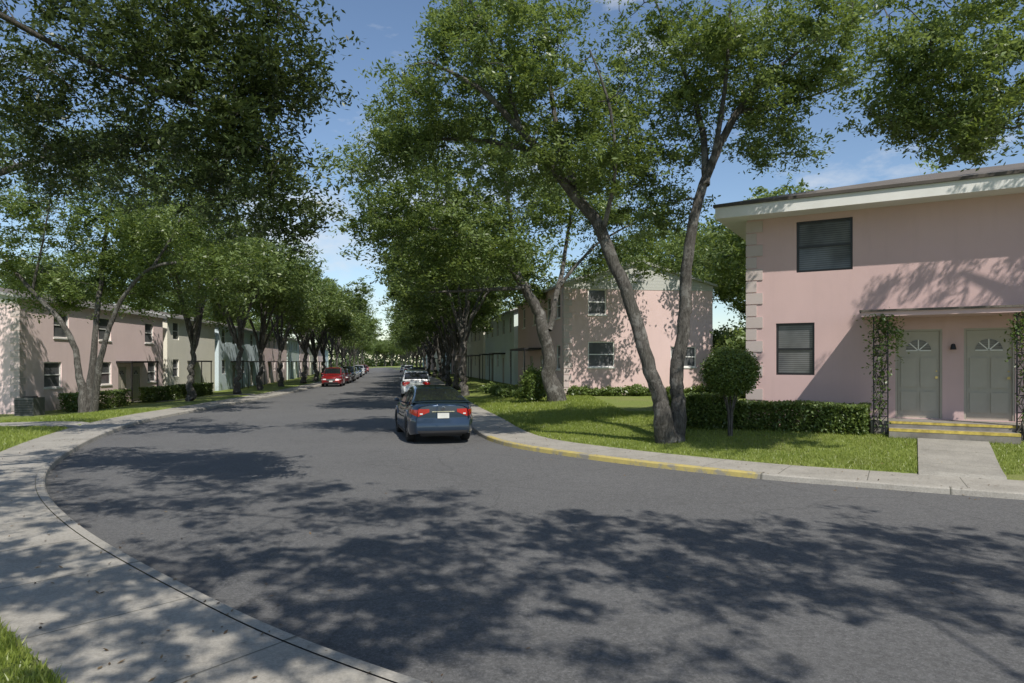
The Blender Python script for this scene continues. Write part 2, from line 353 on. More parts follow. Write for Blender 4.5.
def house(label,origin,xdir,L,D,z0,z1,wm,front=(),right=(),left=(),roof='gable',rise=1.4,over=.5,fm=None,detail=True,canopies=(),quoins=(),group=None,name='apartment_building'):
    fm=fm or M['white']
    xd=Vector((*xdir,0)).normalized(); yd=Vector((-xd.y,xd.x,0))
    mt=Matrix(((xd.x,yd.x,0,origin[0]),(xd.y,yd.y,0,origin[1]),(0,0,1,0),(0,0,0,1)))
    root=obj(name,None,None,mt); root.empty_display_size=.5; tag(root,label,'house',group)
    V=[];Fc=[]
    zb=z0-.6
    sides=[((0,0),(1,0),L,(0,-1),front),((L,0),(0,1),D,(1,0),right),((L,D),(-1,0),L,(0,1),()),((0,D),(0,-1),D,(-1,0),left)]
    for o_,u,w,n,h in sides: panel(V,Fc,o_,u,w,zb,z1,n,list(h))
    obj('wall',mkmesh('wall',V,Fc,[wm]),root)
    for o_,u,w,n,h in sides:
        for (kind,a,z,ww,hh) in h:
            m4=Matrix(((u[0],-n[0],0,o_[0]+u[0]*a),(u[1],-n[1],0,o_[1]+u[1]*a),(0,0,1,z),(0,0,0,1)))
            if kind=='w':
                fr,pn,sl=windowparts(ww,hh,fm)
                if detail:
                    wr=obj('window',None,root,m4); obj('frame',fr,wr); obj('pane',pn,wr)
                    if fm is M['white']: obj('sill',sl,wr)
                else:
                    wr=obj('window',fr,root,m4); obj('pane',pn,wr)
            else:
                dd,fr,fg,hd,lk=doorparts(ww,hh,M['door'])
                d_=obj('door',dd,root,m4); obj('frame',fr,d_)
                if detail: obj('fanlight',fg,d_); obj('handle',hd,d_); obj('lock',lk,d_)
    o=over
    if roof=='hip':
        e=z1-.17; fh=.30; V=[(-o,-o,e),(L+o,-o,e),(L+o,D+o,e),(-o,D+o,e),(-o,-o,e+fh),(L+o,-o,e+fh),(L+o,D+o,e+fh),(-o,D+o,e+fh)]
        Fc=[(0,3,2,1),(0,1,5,4),(1,2,6,5),(2,3,7,6),(3,0,4,7)]
        fo=obj('fascia',mkmesh('fascia',V,Fc,[M['white']]),None)
        g=o+.05; h=D/2; V=[(-g,-g,e+fh+.003),(L+g,-g,e+fh+.003),(L+g,D+g,e+fh+.003),(-g,D+g,e+fh+.003),(-g,-g,e+fh+.08),(L+g,-g,e+fh+.08),(L+g,D+g,e+fh+.08),(-g,D+g,e+fh+.08),(h,h,e+fh+.08+rise),(L-h,h,e+fh+.08+rise)]
        Fc=[(0,3,2,1),(0,1,5,4),(1,2,6,5),(2,3,7,6),(3,0,4,7),(4,5,9,8),(5,6,9),(6,7,8,9),(7,4,8)]
        ro=obj('roof',mkmesh('roof',V,Fc,[M['shingle']]),root); fo.parent=ro
    else:
        s=rise/(D/2); pr=[(-o,z1-o*s),(D/2,z1+rise),(D+o,z1-o*s)]; th=.12
        V=[];Fc=[];I=[]
        for x in (-o,L+o):
            for y,z in pr: V.append((x,y,z+.11))
            for y,z in pr: V.append((x,y,z+.11-th))
        Fc=[(0,1,7,6)[::-1],(1,2,8,7)[::-1],(3,9,10,4)[::-1],(4,10,11,5)[::-1],(0,6,9,3)[::-1],(2,5,11,8)[::-1],(0,3,4,1)[::-1],(1,4,5,2)[::-1],(6,7,10,9)[::-1],(7,8,11,10)[::-1]]; I=[0,0]+[1]*8
        ro=obj('roof',mkmesh('roof',V,Fc,[M['shingle'],M['trim']],I),root)
        for x,sg in ((0,-1),(L,1)):
            V=[(x+sg*.02,-.02,z1-.28),(x+sg*.02,D+.02,z1-.28),(x+sg*.02,D+.02,z1-.01),(x+sg*.02,D/2,z1+rise-.03),(x+sg*.02,-.02,z1-.01)]
            V+=[(x+sg*.002,p[1],p[2]) for p in V]
            Fc=[(0,1,2,3,4),(9,8,7,6,5),(0,5,6,1)]
            ga=obj('gable',mkmesh('gable',V,Fc,[M['siding']]),root)
            if detail and rise>1:
                V=[];Fc=[]; addbox(V,Fc,x+(sg*.021 if sg>0 else sg*.05),x+(sg*.05 if sg>0 else sg*.021),D/2-.28,D/2+.28,z1+.12,z1+.68)
                for k in range(5): addbox(V,Fc,x+(.051 if sg>0 else -.07),x+(.07 if sg>0 else -.051),D/2-.25,D/2+.25,z1+.16+k*.1,z1+.195+k*.1)
                obj('vent',mkmesh('vent',V,Fc,[M['trim']]),ga)
    for (c0,c1,cz,p,st) in canopies:
        V=[];Fc=[]; addbox(V,Fc,c0,c1,-p,-.003,cz,cz+.11)
        cp=obj('porch_canopy',mkmesh('porch_canopy',V,Fc,[wm if st=='pink' else M['black']]),root)
        if st=='pink':
            V=[];Fc=[]; addbox(V,Fc,c0-.04,c1+.04,-p-.045,-.003,cz+.112,cz+.16); obj('canopy_edge',mkmesh('canopy_edge',V,Fc,[M['shingle']]),cp)
        if st!='pink':
            for xx in (c0+.05,c1-.1):
                V=[];Fc=[]; addbox(V,Fc,xx,xx+.06,-p+.03,-p+.09,z0-.3,cz-.002); obj('porch_post',mkmesh('porch_post',V,Fc,[M['black']]),root)
    for (qx,qy,face) in quoins:
        V=[];Fc=[]; z=z0+.15; k=0
        while z<z1-.4:
            l=.42 if k%2==0 else .26
            if face=='f0': addbox(V,Fc,-.025,l,-.025,-.001,z,z+.30); addbox(V,Fc,-.025,-.001,0,l,z,z+.30)
            elif face=='fL': addbox(V,Fc,L-l,L+.025,-.025,-.001,z,z+.30); addbox(V,Fc,L+.001,L+.025,0,l,z,z+.30)
            z+=.33; k+=1
        obj('quoins',mkmesh('quoins',V,Fc,[M['quoin']]),root)
    return root,mt
XD=(.862,-.507)
hero,hm=house('pink stucco two-storey apartment block with canopy over two doors',(6.54,19.0),XD,22,9,.35,6.3,M['pink'],
  front=[('w',1.28,4.60,1.36,1.36),('w',.76,1.85,.97,1.40),('d',3.60,.81,1.0,2.2),('d',5.04,.81,1.0,2.2),('w',8.0,4.6,1.36,1.36),('w',8.6,1.85,1.0,1.4),('w',12,4.6,1.36,1.36)],
  roof='hip',rise=1.38,over=.7,fm=M['bronze'],canopies=[(2.9,8.0,3.30,1.1,'pink')],quoins=[(0,0,'f0')])
def trellis(u):
    V=[];Fc=[]
    for dx in (0,.30): addbox(V,Fc,u+dx,u+dx+.03,-1.05,-1.02,.3,3.298)
    for k in range(15): addbox(V,Fc,u+.03,u+.30,-1.045,-1.025,.5+k*.19,.52+k*.19)
    for k in range(7):
        z=.55+k*.38; tube(V,Fc,[(u+.03,-1.035,z),(u+.1,-1.035,z+.12),(u+.2,-1.035,z+.24),(u+.3,-1.035,z+.36)],[.008]*4,5)
    obj('porch_trellis',mkmesh('porch_trellis',V,Fc,[M['black']]),hero)
trellis(3.15); trellis(5.95)
V=[];Fc=[]; addbox(V,Fc,3.1,6.5,-1.0,-.003,-.2,.79); obj('porch_landing',mkmesh('porch_landing',V,Fc,[M['step']]),hero)
V=[];Fc=[];I=[]; z=.64; d=1.4; addbox(V,Fc,3.5,6.0,-d,-(d-.397),-.2,z,I,0); addbox(V,Fc,3.5,6.0,-d-.006,-d-.001,z-.06,z-.002,I,1); addbox(V,Fc,3.5,6.0,-d,-(d-.07),z+.001,z+.005,I,1)
obj('step',mkmesh('step',V,Fc,[M['step'],M['yellow']],I),hero)
V=[];Fc=[]; addbox(V,Fc,3.5,6.0,-1.008,-1.003,.73,.787); obj('step_edge',mkmesh('step_edge',V,Fc,[M['yellow']]),hero)
V=[];Fc=[]; tube(V,Fc,[(4.82,-.02,2.55),(4.82,-.12,2.6),(4.82,-.12,2.5)],[.03,.05,.07],8); obj('wall_lamp',mkmesh('wall_lamp',V,Fc,[M['black']]),hero)
def HL(u,p): return (6.54+XD[0]*u-.507*p, 19+XD[1]*u-.862*p)
drape('path',HL(4.75,1.41),HL(4.75,6.15),1.35,M['path'],30)
drape('path',(-13.0,22.4),(-32,24.2),1.7,M['path'],50)
drape('path',(-16.2,43.2),(-24.2,43.6),1.2,M['path'],20)

d2=Vector((.155,-1)).normalized()
L2=15.0; fx=2.75; fy=36.0
o2=(fx-d2.x*L2, fy-d2.y*L2)
house('pink stucco apartment block with grey siding gable and white-framed windows',o2,(d2.x,d2.y),L2,8.3,.4,6.35,M['pinkL'],
  front=[('w',2,4.6,1.1,1.35),('w',6,4.6,1.1,1.35),('w',10.5,4.6,1.1,1.35),('w',13,4.6,1.1,1.35),('w',13,1.8,1.1,1.35),('w',2,1.8,1.1,1.35),('d',5,.5,1,2.1),('d',8.5,.5,1,2.1)],
  right=[('w',1.3,4.72,1.0,1.35),('w',1.3,1.93,1.45,1.35),('w',5.9,1.93,1.45,1.1)],roof='gable',rise=1.2,over=.2,
  canopies=[(4.5,10,2.95,1.3,'b')],quoins=[(0,0,'fL')],group='apartment blocks lining the street')
def rowhouse(near,dirv,L,wm,side,label,z0=.3,z1=6.2,rise=1.4):
    dv=Vector(dirv).normalized()
    n=int(L//3.4); fr=[]
    for i in range(n):
        a=1.0+i*3.4
        if a+1.2>L-.5: break
        fr.append(('w',a,z0+4.2,1.15,1.3))
        fr.append(('w',a,z0+1.45,1.15,1.3) if i%2==0 else ('d',a,z0+.15,1.0,2.1))
    can=[(1.0+i*3.4-.6,1.0+i*3.4+1.7,z0+2.55,1.1,'b') for i in range(n) if i%2==1 and 1+i*3.4+1.7<L]
    if side=='R':
        og=(near[0]+dv.x*L,near[1]+dv.y*L); xd=(-dv.x,-dv.y)
        return house(label,og,xd,L,8.3,z0,z1,wm,front=fr,right=[('w',1.4,z0+4.2,1.1,1.3),('w',5.6,z0+4.2,1.1,1.3)],rise=rise,over=.35,detail=False,canopies=can,group='apartment blocks lining the street')
    return house(label,near,(dv.x,dv.y),L,8.3,z0,z1,wm,front=fr,left=[('w',1.4,z0+4.2,1.1,1.3),('w',5.6,z0+4.2,1.1,1.3)],rise=rise,over=.35,detail=False,canopies=can,group='apartment blocks lining the street')
names={'mint':'mint green','cream':'cream','pinkL':'pale pink','blue':'pale blue','pinkW':'light pink'}
px_,py_=o2; pos=Vector((px_-.3,py_+1.5)); dv=Vector((-.17,1)).normalized()
for c,L in (('mint',17),('cream',15),('pinkL',18),('blue',18),('cream',20),('pinkL',20),('mint',20)):
    rowhouse((pos.x,pos.y),(dv.x,dv.y),L,M[c],'R','%s stucco apartment block with dark porch canopies behind street trees'%names[c]); pos+=dv*(L+1.5); dv=Vector((-.185,1)).normalized()
house('light pink stucco apartment block with small porch canopies and hedge',(-24.1,33.4),(-.05,1),15.2,8.5,-.35,5.35,M['pinkW'],
  front=[('w',2.7,3.5,1.35,1.35),('w',1.9,.85,1.5,1.35),('w',7.0,3.5,1.35,1.35),('w',7.2,.85,1.2,1.35),('d',9.2,-.2,1.0,2.1),('d',11.0,-.2,1.0,2.1),('w',12.6,3.5,1.2,1.35),('w',13.0,.85,1.2,1.35)],
  left=[('w',2,3.5,1.2,1.35),('w',5.5,3.5,1.2,1.35)],roof='gable',rise=.9,over=.2,canopies=[(8.9,12.4,2.15,1.0,'b')],quoins=[(0,0,'f0')],group='apartment blocks lining the street')
pos=Vector((-24.95,49.4)); dv=Vector((-.09,1)).normalized()
for i,(c,L) in enumerate((('cream',10),('blue',15),('pinkW',18),('mint',16),('pinkW',18),('cream',20),('pinkW',20),('blue',20))):
    rowhouse((pos.x,pos.y),(dv.x,dv.y),L,M[c],'L','%s stucco apartment block with dark porch canopies behind street trees'%names[c],z0=-.35,z1=5.5,rise=.9); pos+=dv*(L+1.0); dv=Vector((-.09-.04*min(i+1,3),1)).normalized()
V=[];Fc=[];I=[]; addbox(V,Fc,-.45,.45,-.4,.4,0,.85,I,0)
for k in range(9): addbox(V,Fc,-.47,-.451,-.36,.36,.08+k*.08,.11+k*.08,I,1); addbox(V,Fc,-.42,.42,-.42,-.401,.08+k*.08,.11+k*.08,I,1)
tube(V,Fc,[(0,0,.85),(0,0,.9)],[.33,.33],16); I+=[1]*(len(Fc)-len(I))
o=obj('air_conditioner',mkmesh('air_conditioner',V,Fc,[simple('ac_metal',(.12,.12,.115),.6),M['black']],I)); o.location=(-23.1,32.7,gz(-22.9,32.0)); tag(o,'dark grey air conditioning unit beside a pink building','air conditioner')

# ------------------------------------------------------------ trees
DENS=1.0
def leafcloud(blobs):
    cs=[]
    for (c,r,n) in blobs:
        n=int(n*DENS); d=RNG.normal(size=(n,3)); d/=np.linalg.norm(d,axis=1)[:,None]
        rr=RNG.uniform(.1,1,n)**.5
        cs.append(np.array(c)+d*rr[:,None]*np.array(r))
    return np.vstack(cs)
def tree(label,limbs,blobs,csize=.6,per=260,leaf=.065,mat=None,wobble=.08,origin=None,group='trees lining the street',k=14,twigk=4,dens=1.35,rs_=.84,tight=.16):
    global DENS
    DENS=dens
    mat=mat or M['leaf']
    base=np.array(limbs[0][0][:3]) if origin is None else np.array(origin)
    V=[];Fc=[]; S=[]
    for lb in limbs:
        c=catmull(lb,7); c[:,3]*=rs_; nn_=len(c)-2
        wv=np.cumsum(RNG.normal(size=(nn_,2))*.5,axis=0); wv-=np.linspace(0,1,nn_)[:,None]*wv[-1:]
        c[1:-1,:2]+=wv*wobble*.35*np.minimum(1,c[1:-1,3:4]*6)
        tube(V,Fc,[tuple(q[:3]-base) for q in c],list(c[:,3]),k,.06)
        for q in c: S.append((q[0],q[1],q[2],q[3]))
    C=leafcloud(blobs)
    S=np.array(S); low=S[:,2].min()
    S=S[S[:,2]>low+ (S[:,2].max()-low)*.35]
    dd=np.array([np.min(np.linalg.norm(S[:,:3]-c,axis=1)) for c in C]); order=np.argsort(dd)
    Sl=np.zeros((len(S)+len(C)*4,4)); Sl[:len(S)]=S; ns=len(S)
    for i in order:
        c=C[i]; d=np.linalg.norm(Sl[:ns,:3]-c,axis=1); j=int(np.argmin(d)); p=Sl[j,:3]; D=d[j]
        if D<.15: continue
        r0=min(Sl[j,3]*.7,.012+.013*D); pts=[];rs=[]
        for t in (0,.33,.66,1):
            q=p*(1-t)+c*t; q=q+RNG.normal(size=3)*.07*D*(t*(1-t)*4); q[2]+=.12*D*t*(1-t)
            pts.append(q); rs.append(r0*(1-t)+.004*t+.002)
        tube(V,Fc,[tuple(q-base) for q in pts],rs,twigk)
        for q,r in zip(pts[1:],rs[1:]): Sl[ns]=(*q,r+.008); ns+=1
    root=obj('tree',None,None,Matrix.Translation(base)); root.empty_display_size=.5; tag(root,label,'tree',group)
    obj('trunk',mkmesh('trunk',V,Fc,[M['bark']],smooth=True),root)
    n=len(C); cnt=(per*RNG.uniform(.3,1.5,n)).astype(int)
    ci=np.repeat(np.arange(n),cnt); rad=csize*RNG.uniform(.6,1.4,n)
    st=RNG.normal(size=(n,8,3)); st/=np.linalg.norm(st,axis=2)[:,:,None]; st*=RNG.uniform(.3,1.15,(n,8,1)); st[:,:,2]*=.6; st[:,:,2]-=.12
    k_=RNG.integers(0,8,len(ci)); off=st[ci,k_]+RNG.normal(size=(len(ci),3))*np.array([tight,tight,tight*.7])
    P=C[ci]+off*rad[ci][:,None]-base
    ct=RNG.uniform(.2,.72,n); stt=RNG.normal(size=(n,8))*.1
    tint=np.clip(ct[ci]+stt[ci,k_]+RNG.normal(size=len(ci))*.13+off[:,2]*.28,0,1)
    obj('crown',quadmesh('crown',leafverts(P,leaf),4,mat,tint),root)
    return root
def LP(lst,Y=None): return [(*W(a,b,c),r) for a,b,c,r in lst]
def BB(px,py,Y,rx,ry,rz,n):
    s=Y/F; return (W(px,py,Y),(rx*s,ry,rz*s),n)
A=tree('leaning live oak with pale bark, trunk slanting over the lawn',
 [LP([(668,446,17.1,.36),(658,410,17,.25),(652,380,17,.21),(628,300,17,.19),(596,226,16.9,.17),(560,178,16.7,.14),(520,130,16.4,.10),(478,88,16,.07),(430,62,15.6,.03)]),
  LP([(578,200,16.8,.12),(556,130,17.2,.08),(548,60,17.6,.05),(540,-20,18,.03)]),
  LP([(540,152,16.5,.09),(480,140,17.3,.06),(420,140,18,.04),(385,150,18.5,.02)]),
  LP([(600,240,16.9,.09),(615,180,15.8,.05),(610,110,15.2,.04),(590,50,15,.02)]),
  LP([(520,130,16.4,.08),(500,60,16.2,.05),(470,0,16,.03)])],
 [BB(485,65,16.2,80,2.2,60,54),BB(420,115,17.5,54,1.8,50,38),BB(372,160,18,36,1.3,24,15),BB(555,80,17,75,2.4,60,40),BB(515,-15,16.8,85,2.5,50,22),BB(600,140,16,55,1.8,45,24),BB(535,165,17.5,70,2,36,26),BB(458,10,16.5,34,2,40,12)],
 csize=.70,per=280,leaf=.060,dens=1.0,wobble=.16)
B=tree('upright live oak with forked pale trunk on the lawn',
 [LP([(676,446,17.2,.34),(683,405,17.3,.22),(681,370,17.4,.20),(689,300,17.4,.18),(698,225,17.3,.155),(712,168,17.2,.13),(738,112,17,.1),(775,70,16.8,.05),(830,30,16.5,.03)]),
  LP([(706,185,17.2,.12),(700,120,17.6,.09),(680,60,18,.05),(655,0,18.3,.03)]),
  LP([(712,168,17.2,.09),(725,90,16.4,.06),(730,10,16,.03)]),
  LP([(738,112,17,.07),(800,100,17.6,.04),(850,80,18,.02)])],
 [BB(670,50,18,75,2.2,55,40),BB(745,50,16.8,80,2.2,50,42),BB(825,30,16.6,60,1.8,45,28),BB(640,130,18,50,1.7,55,26),BB(740,125,18,52,1.6,30,20),BB(700,-30,17,130,2.8,50,30),BB(655,195,18.5,46,1.4,36,18),BB(820,85,17.5,44,1.3,28,16),BB(770,150,19,30,1.2,22,8)],
 csize=.70,per=280,leaf=.060,dens=1.0,wobble=.14)
C_=tree('live oak overhanging the corner building roof',
 [[(14.5,13.6,.2,.3),(14.2,13.5,3,.24),(13.2,13.2,5.6,.2),(11.4,12.7,7.4,.13),(9.5,12.3,8.6,.06),(7.5,12,9,.02)],[(13.2,13.2,5.6,.16),(13.4,12.5,8,.1),(13.0,11.8,10.5,.05)],[(12.2,12.9,6.8,.12),(10.4,12.6,6.9,.06),(9,12.3,6.4,.02)]],
 [BB(945,70,12,70,1.7,55,42),BB(1010,100,12.3,50,1.7,45,30),BB(905,85,12.4,38,1.2,52,24),BB(955,130,12,40,1.2,28,17),BB(960,0,12,110,2,50,28),((12.5,12.5,9),(2.6,2,1.7),28)],csize=.53,per=260,leaf=.05,dens=1.05)
D_=tree('large tree, leaves coloured as in shade, spreading over the pavement',
 [[(-12.5,6.5,.1,.42),(-12.2,6.5,2.5,.34),(-11.5,6.7,4.4,.28),(-9.8,7.6,6.2,.16),(-7.5,8.8,7.2,.08),(-5,9.6,7.8,.04),(-3,10,7.6,.02)],
  [(-11.5,6.7,4.4,.22),(-9.6,5.6,7,.12),(-6.5,4.4,8.5,.06),(-3,3.6,9,.03)],
  [(-12.2,6.5,3.8,.2),(-12.5,4,7,.12),(-12,1.5,8.8,.06)],
  [(-7.5,8.8,7.2,.06),(-6.2,10,6.6,.04),(-4.2,10.6,5.9,.02)],[(-9.8,7.6,6.2,.1),(-9.5,9.5,6.6,.07),(-8.5,11,6.2,.04)],
  [(-3,3.6,9,.03),(-.5,3,8.8,.02),(1.5,2.5,8.6,.01)]],
 [BB(60,50,10.5,110,1.6,75,42),BB(180,50,10,80,1.5,65,44),BB(265,35,9.8,54,1.3,60,38),BB(235,125,10,52,1.1,50,30),BB(100,140,10.8,90,1.3,45,20),BB(276,180,10,22,.6,44,14),BB(292,215,10,12,.4,22,4),BB(200,185,10.2,30,.6,24,6),
  ((-8,4.6,8.6),(4,3,1.2),60),((-3.6,4.2,9),(3.2,2.4,1.0),54),((.4,3.4,9.2),(2.6,1.8,.9),30),((-11.5,3,8),(3,3.2,1.4),30)],
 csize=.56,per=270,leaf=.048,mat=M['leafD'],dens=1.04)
E_=tree('low-crowned live oak, leaves coloured as in shade, beside the pavement',
 [[(-17.5,15.5,.1,.3),(-17,15.6,2.5,.24),(-15.8,16,4.6,.18),(-13.5,16.6,6.4,.12),(-10.5,17.2,7.6,.06),(-8,17.5,7.6,.03)],[(-16.4,15.8,3.8,.15),(-16,17.5,6.5,.1),(-14,19,8,.05)],[(-17,15.6,2.5,.16),(-18.5,16.5,6,.1),(-18,17.5,8,.05)]],
 [BB(30,160,17,90,2,45,22),BB(130,150,17,80,2,45,22),BB(205,160,17,48,1.6,45,17),BB(60,90,17,110,2.2,50,12),BB(170,80,17.5,70,2,50,11),BB(235,215,17.5,34,1.2,24,7)],
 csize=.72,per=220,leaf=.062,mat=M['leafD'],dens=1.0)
G_=tree('tall live oak on the verge casting dappled shade on the road',
 [[(6,-8,.1,.4),(5.9,-7.8,3,.28),(5.2,-6.5,5.6,.14),(3.4,-4,7.8,.05),(1,-1.4,8.8,.02)],[(5.4,-6.8,5.2,.11),(6.2,-3.5,7.6,.04),(6.6,-.5,8.8,.02)],[(5.9,-7.6,4,.14),(8.8,-6,7,.06),(9.4,-3,8.8,.02)],[(5.4,-6.8,5.2,.12),(2,-6,7.6,.06),(-2,-4.5,9,.02)]],
 [((0,.2,8.4),(3,2.3,1.0),74),((4.2,1.4,8.5),(3,2.0,.9),74),((7.6,1.4,8.5),(2.6,2.2,.9),46),((2.5,-2.6,9.2),(4,2.4,1.1),40),((-3.6,-.4,8.8),(2.6,2.4,1.0),46),((8.5,-3,9),(2.6,2.4,1.2),10)],
 csize=.56,per=200,leaf=.06,dens=1.05,tight=.13)
R1=tree('broad live oak with curving trunk leaning over the street',
 [LP([(556,408,31,.58),(554,372,31,.38),(550,335,31,.32),(538,300,31,.27),(516,270,30.5,.22),(488,248,30,.16),(450,232,29,.09),(400,225,28,.04)]),
  LP([(549,330,31,.16),(560,285,31.5,.13),(566,240,32,.10),(575,180,32,.06)]),
  LP([(516,270,30.5,.18),(512,225,31,.13),(505,175,30.5,.09),(490,120,30,.05)]),
  LP([(560,285,31.5,.11),(596,245,32,.07),(640,220,33,.04)]),
  LP([(530,287,30.8,.13),(480,290,29,.08),(430,292,28,.04)]),
  LP([(490,250,30,.12),(440,272,31,.06),(410,270,32,.03)])],
 [BB(445,215,29,72,3.5,42,54),BB(385,212,28.5,38,2.5,32,25),BB(510,200,30.5,75,3.5,55,50),BB(580,190,32,55,3,45,34),BB(425,265,29.5,52,3,26,28),BB(632,228,33,55,2.5,28,28),BB(470,140,30,85,3.5,50,40),BB(500,255,28.5,44,2,22,12),BB(405,150,30,42,2.5,34,17),BB(610,260,33,34,1.5,12,9),BB(660,262,33,26,1.5,12,6)],
 csize=.98,per=215,leaf=.098,dens=1.1,wobble=.3)
L1=tree('multi-stemmed live oak with arching limbs beside a hedge',
 [LP([(83,418,29.2,.30),(76,370,29.2,.16),(60,325,29,.13),(32,292,29,.10),(8,262,29,.07),(-20,230,29,.04)]),
  LP([(88,418,29.4,.28),(95,350,29.4,.15),(98,300,29.5,.13),(104,250,29.7,.1),(112,200,30,.05)]),
  LP([(92,416,29.1,.2),(102,350,28.8,.13),(122,300,28.5,.10),(152,268,28,.08),(195,262,27.5,.06),(232,266,27,.03)]),
  LP([(32,292,29,.08),(42,250,28.6,.05),(50,200,28,.03)]),
  LP([(152,268,28,.07),(175,230,28,.05),(190,190,28,.03)])],
 [BB(20,225,28.5,80,3,40,36),BB(105,210,29.5,75,3,48,38),BB(190,215,28,62,2.6,46,38),BB(60,165,29,95,3,38,18),BB(230,262,27.5,36,1.8,30,19),BB(160,150,29.5,70,2.6,38,20),BB(150,258,30,65,2.4,32,32),BB(-40,240,29,40,3,40,10),BB(235,190,29,45,2.4,36,20),BB(85,284,30.5,75,2,20,32),BB(20,266,30,40,2,14,10),BB(165,296,31,38,1.8,18,13),BB(50,302,31,34,1.5,10,8)],
 csize=.88,per=215,leaf=.087,dens=1.1,wobble=.2)
def std(seed,h=9.5,w=4.2):
    global RNG; RNG=np.random.default_rng(seed)
    fk=h*.27; lim=[[(0,0,-.25,.30),(.05,0,.6,.19),(.1,.05,fk*.6,.17),(.12,.1,fk,.15)]]; bl=[]
    n=6
    for i in range(n):
        a=2*math.pi*(i+RNG.uniform(-.3,.3))/n; r=w*RNG.uniform(.5,.8); z=h*RNG.uniform(.62,.82)
        cx,cy=math.cos(a),math.sin(a)
        lim.append([(.12,.1,fk*RNG.uniform(.75,1),.11),(cx*r*.3,cy*r*.3,fk+(z-fk)*.45,.09),(cx*r*.7,cy*r*.7,fk+(z-fk)*.8,.05),(cx*r,cy*r,z,.02)])
        bl.append(((cx*r,cy*r,z-.2),(w*.44,w*.44,h*.14),17))
        bl.append(((cx*r*1.15,cy*r*1.15,z-h*.15),(w*.32,w*.32,h*.09),7))
    lim.append([(.12,.1,fk,.12),(.3,0,h*.6,.08),(.1,.2,h*.88,.03)])
    bl.append(((0,0,h*.82),(w*.6,w*.6,h*.17),28))
    return tree('live oak with spreading crown growing beside the kerb',lim,bl,csize=.98,per=145,leaf=.125,k=8,twigk=3,dens=1.0,wobble=.4)
protos=[std(101),std(202,10.2,4.6),std(303,9,4)]
used=[False]*3
def place(k,x,y,rot,s,label=None,group='trees lining the street'):
    src=protos[k]
    if not used[k]:
        used[k]=True; r=src
    else:
        r=src.copy(); COL.objects.link(r)
        for ch in src.children:
            c=ch.copy(); COL.objects.link(c); c.parent=r
    r.matrix_basis=Matrix.Translation((x,y,gz(x,y)))@Matrix.Rotation(rot,4,'Z')@Matrix.Diagonal((s[0],s[0],s[1],1))
    if label: r['label']=label
    r['group']=group; return r
def kx(K,y):
    s=K[K[:,1]>22]; i=np.argsort(s[:,1]); return float(np.interp(y,s[i,1],s[i,0]))
rs=random.Random(5)
for i,y in enumerate((42,50,58,66,75,85,96,108,122,138,156,176,200,230,262)):
    e=1.0 if y<70 else 1.18
    place((i+1)%3,kx(KR,y)+1.7,y,rs.uniform(0,6.28),(rs.uniform(1.05,1.25)*e,rs.uniform(1.05,1.2)))
for i,y in enumerate((36.5,44,50.5,58,66,74,83,94,106,119,134,150,172,200,235,270)):
    e=1.0 if y<60 else 1.2
    place(i%3,kx(KL,y)-2.6+(.6 if y>60 else 0),y,rs.uniform(0,6.28),(rs.uniform(.95,1.1)*e,rs.uniform(1.05,1.2)*(1.05 if y>60 else 1)))
for (y,f) in ((296,.1),(300,.4),(297,.7),(312,.25),(312,.55),(310,.9)):
    xx=kx(KL,min(y,299))*(1-f)+kx(KR,min(y,299))*f; place(rs.randrange(3),xx,y+8,rs.uniform(0,6.28),(1.3,1.3),'live oak where the long street ends')
bg='live oak standing behind the apartment buildings'
for (x,y,s) in ((14.6,36,1.05),(17,44,1.15),(12,56,1.2),(-36,40,1.1),(-37,56,1.15),(-38,75,1.15),(-42,98,1.2),(-48,122,1.2),(6,82,1.1),(3,110,1.2),(-44,30,1.1),(10,70,1.2),(25,40,1.2),(19,50,1.1)):
    place(rs.randrange(3),x,y,rs.uniform(0,6.28),(s,s*rs.uniform(.95,1.1)),bg,'trees behind the buildings')
RNG=np.random.default_rng(77)
n=60000; t=RNG.uniform(0,1,n); a=np.radians(-75+150*t); R=RNG.uniform(325,400,n)
X=np.sin(a)*R; Yy=np.cos(a)*R; hh=14+4*np.sin(a*37)+3*np.sin(a*91+1); Zz=RNG.uniform(0,1,n)**1.4*hh
wo=obj('woodland',quadmesh('woodland',leafverts(np.stack([X,Yy,Zz],1),1.2),4,M['leafD'],np.clip(RNG.normal(.5,.2,n),0,1))); wo['kind']='stuff'

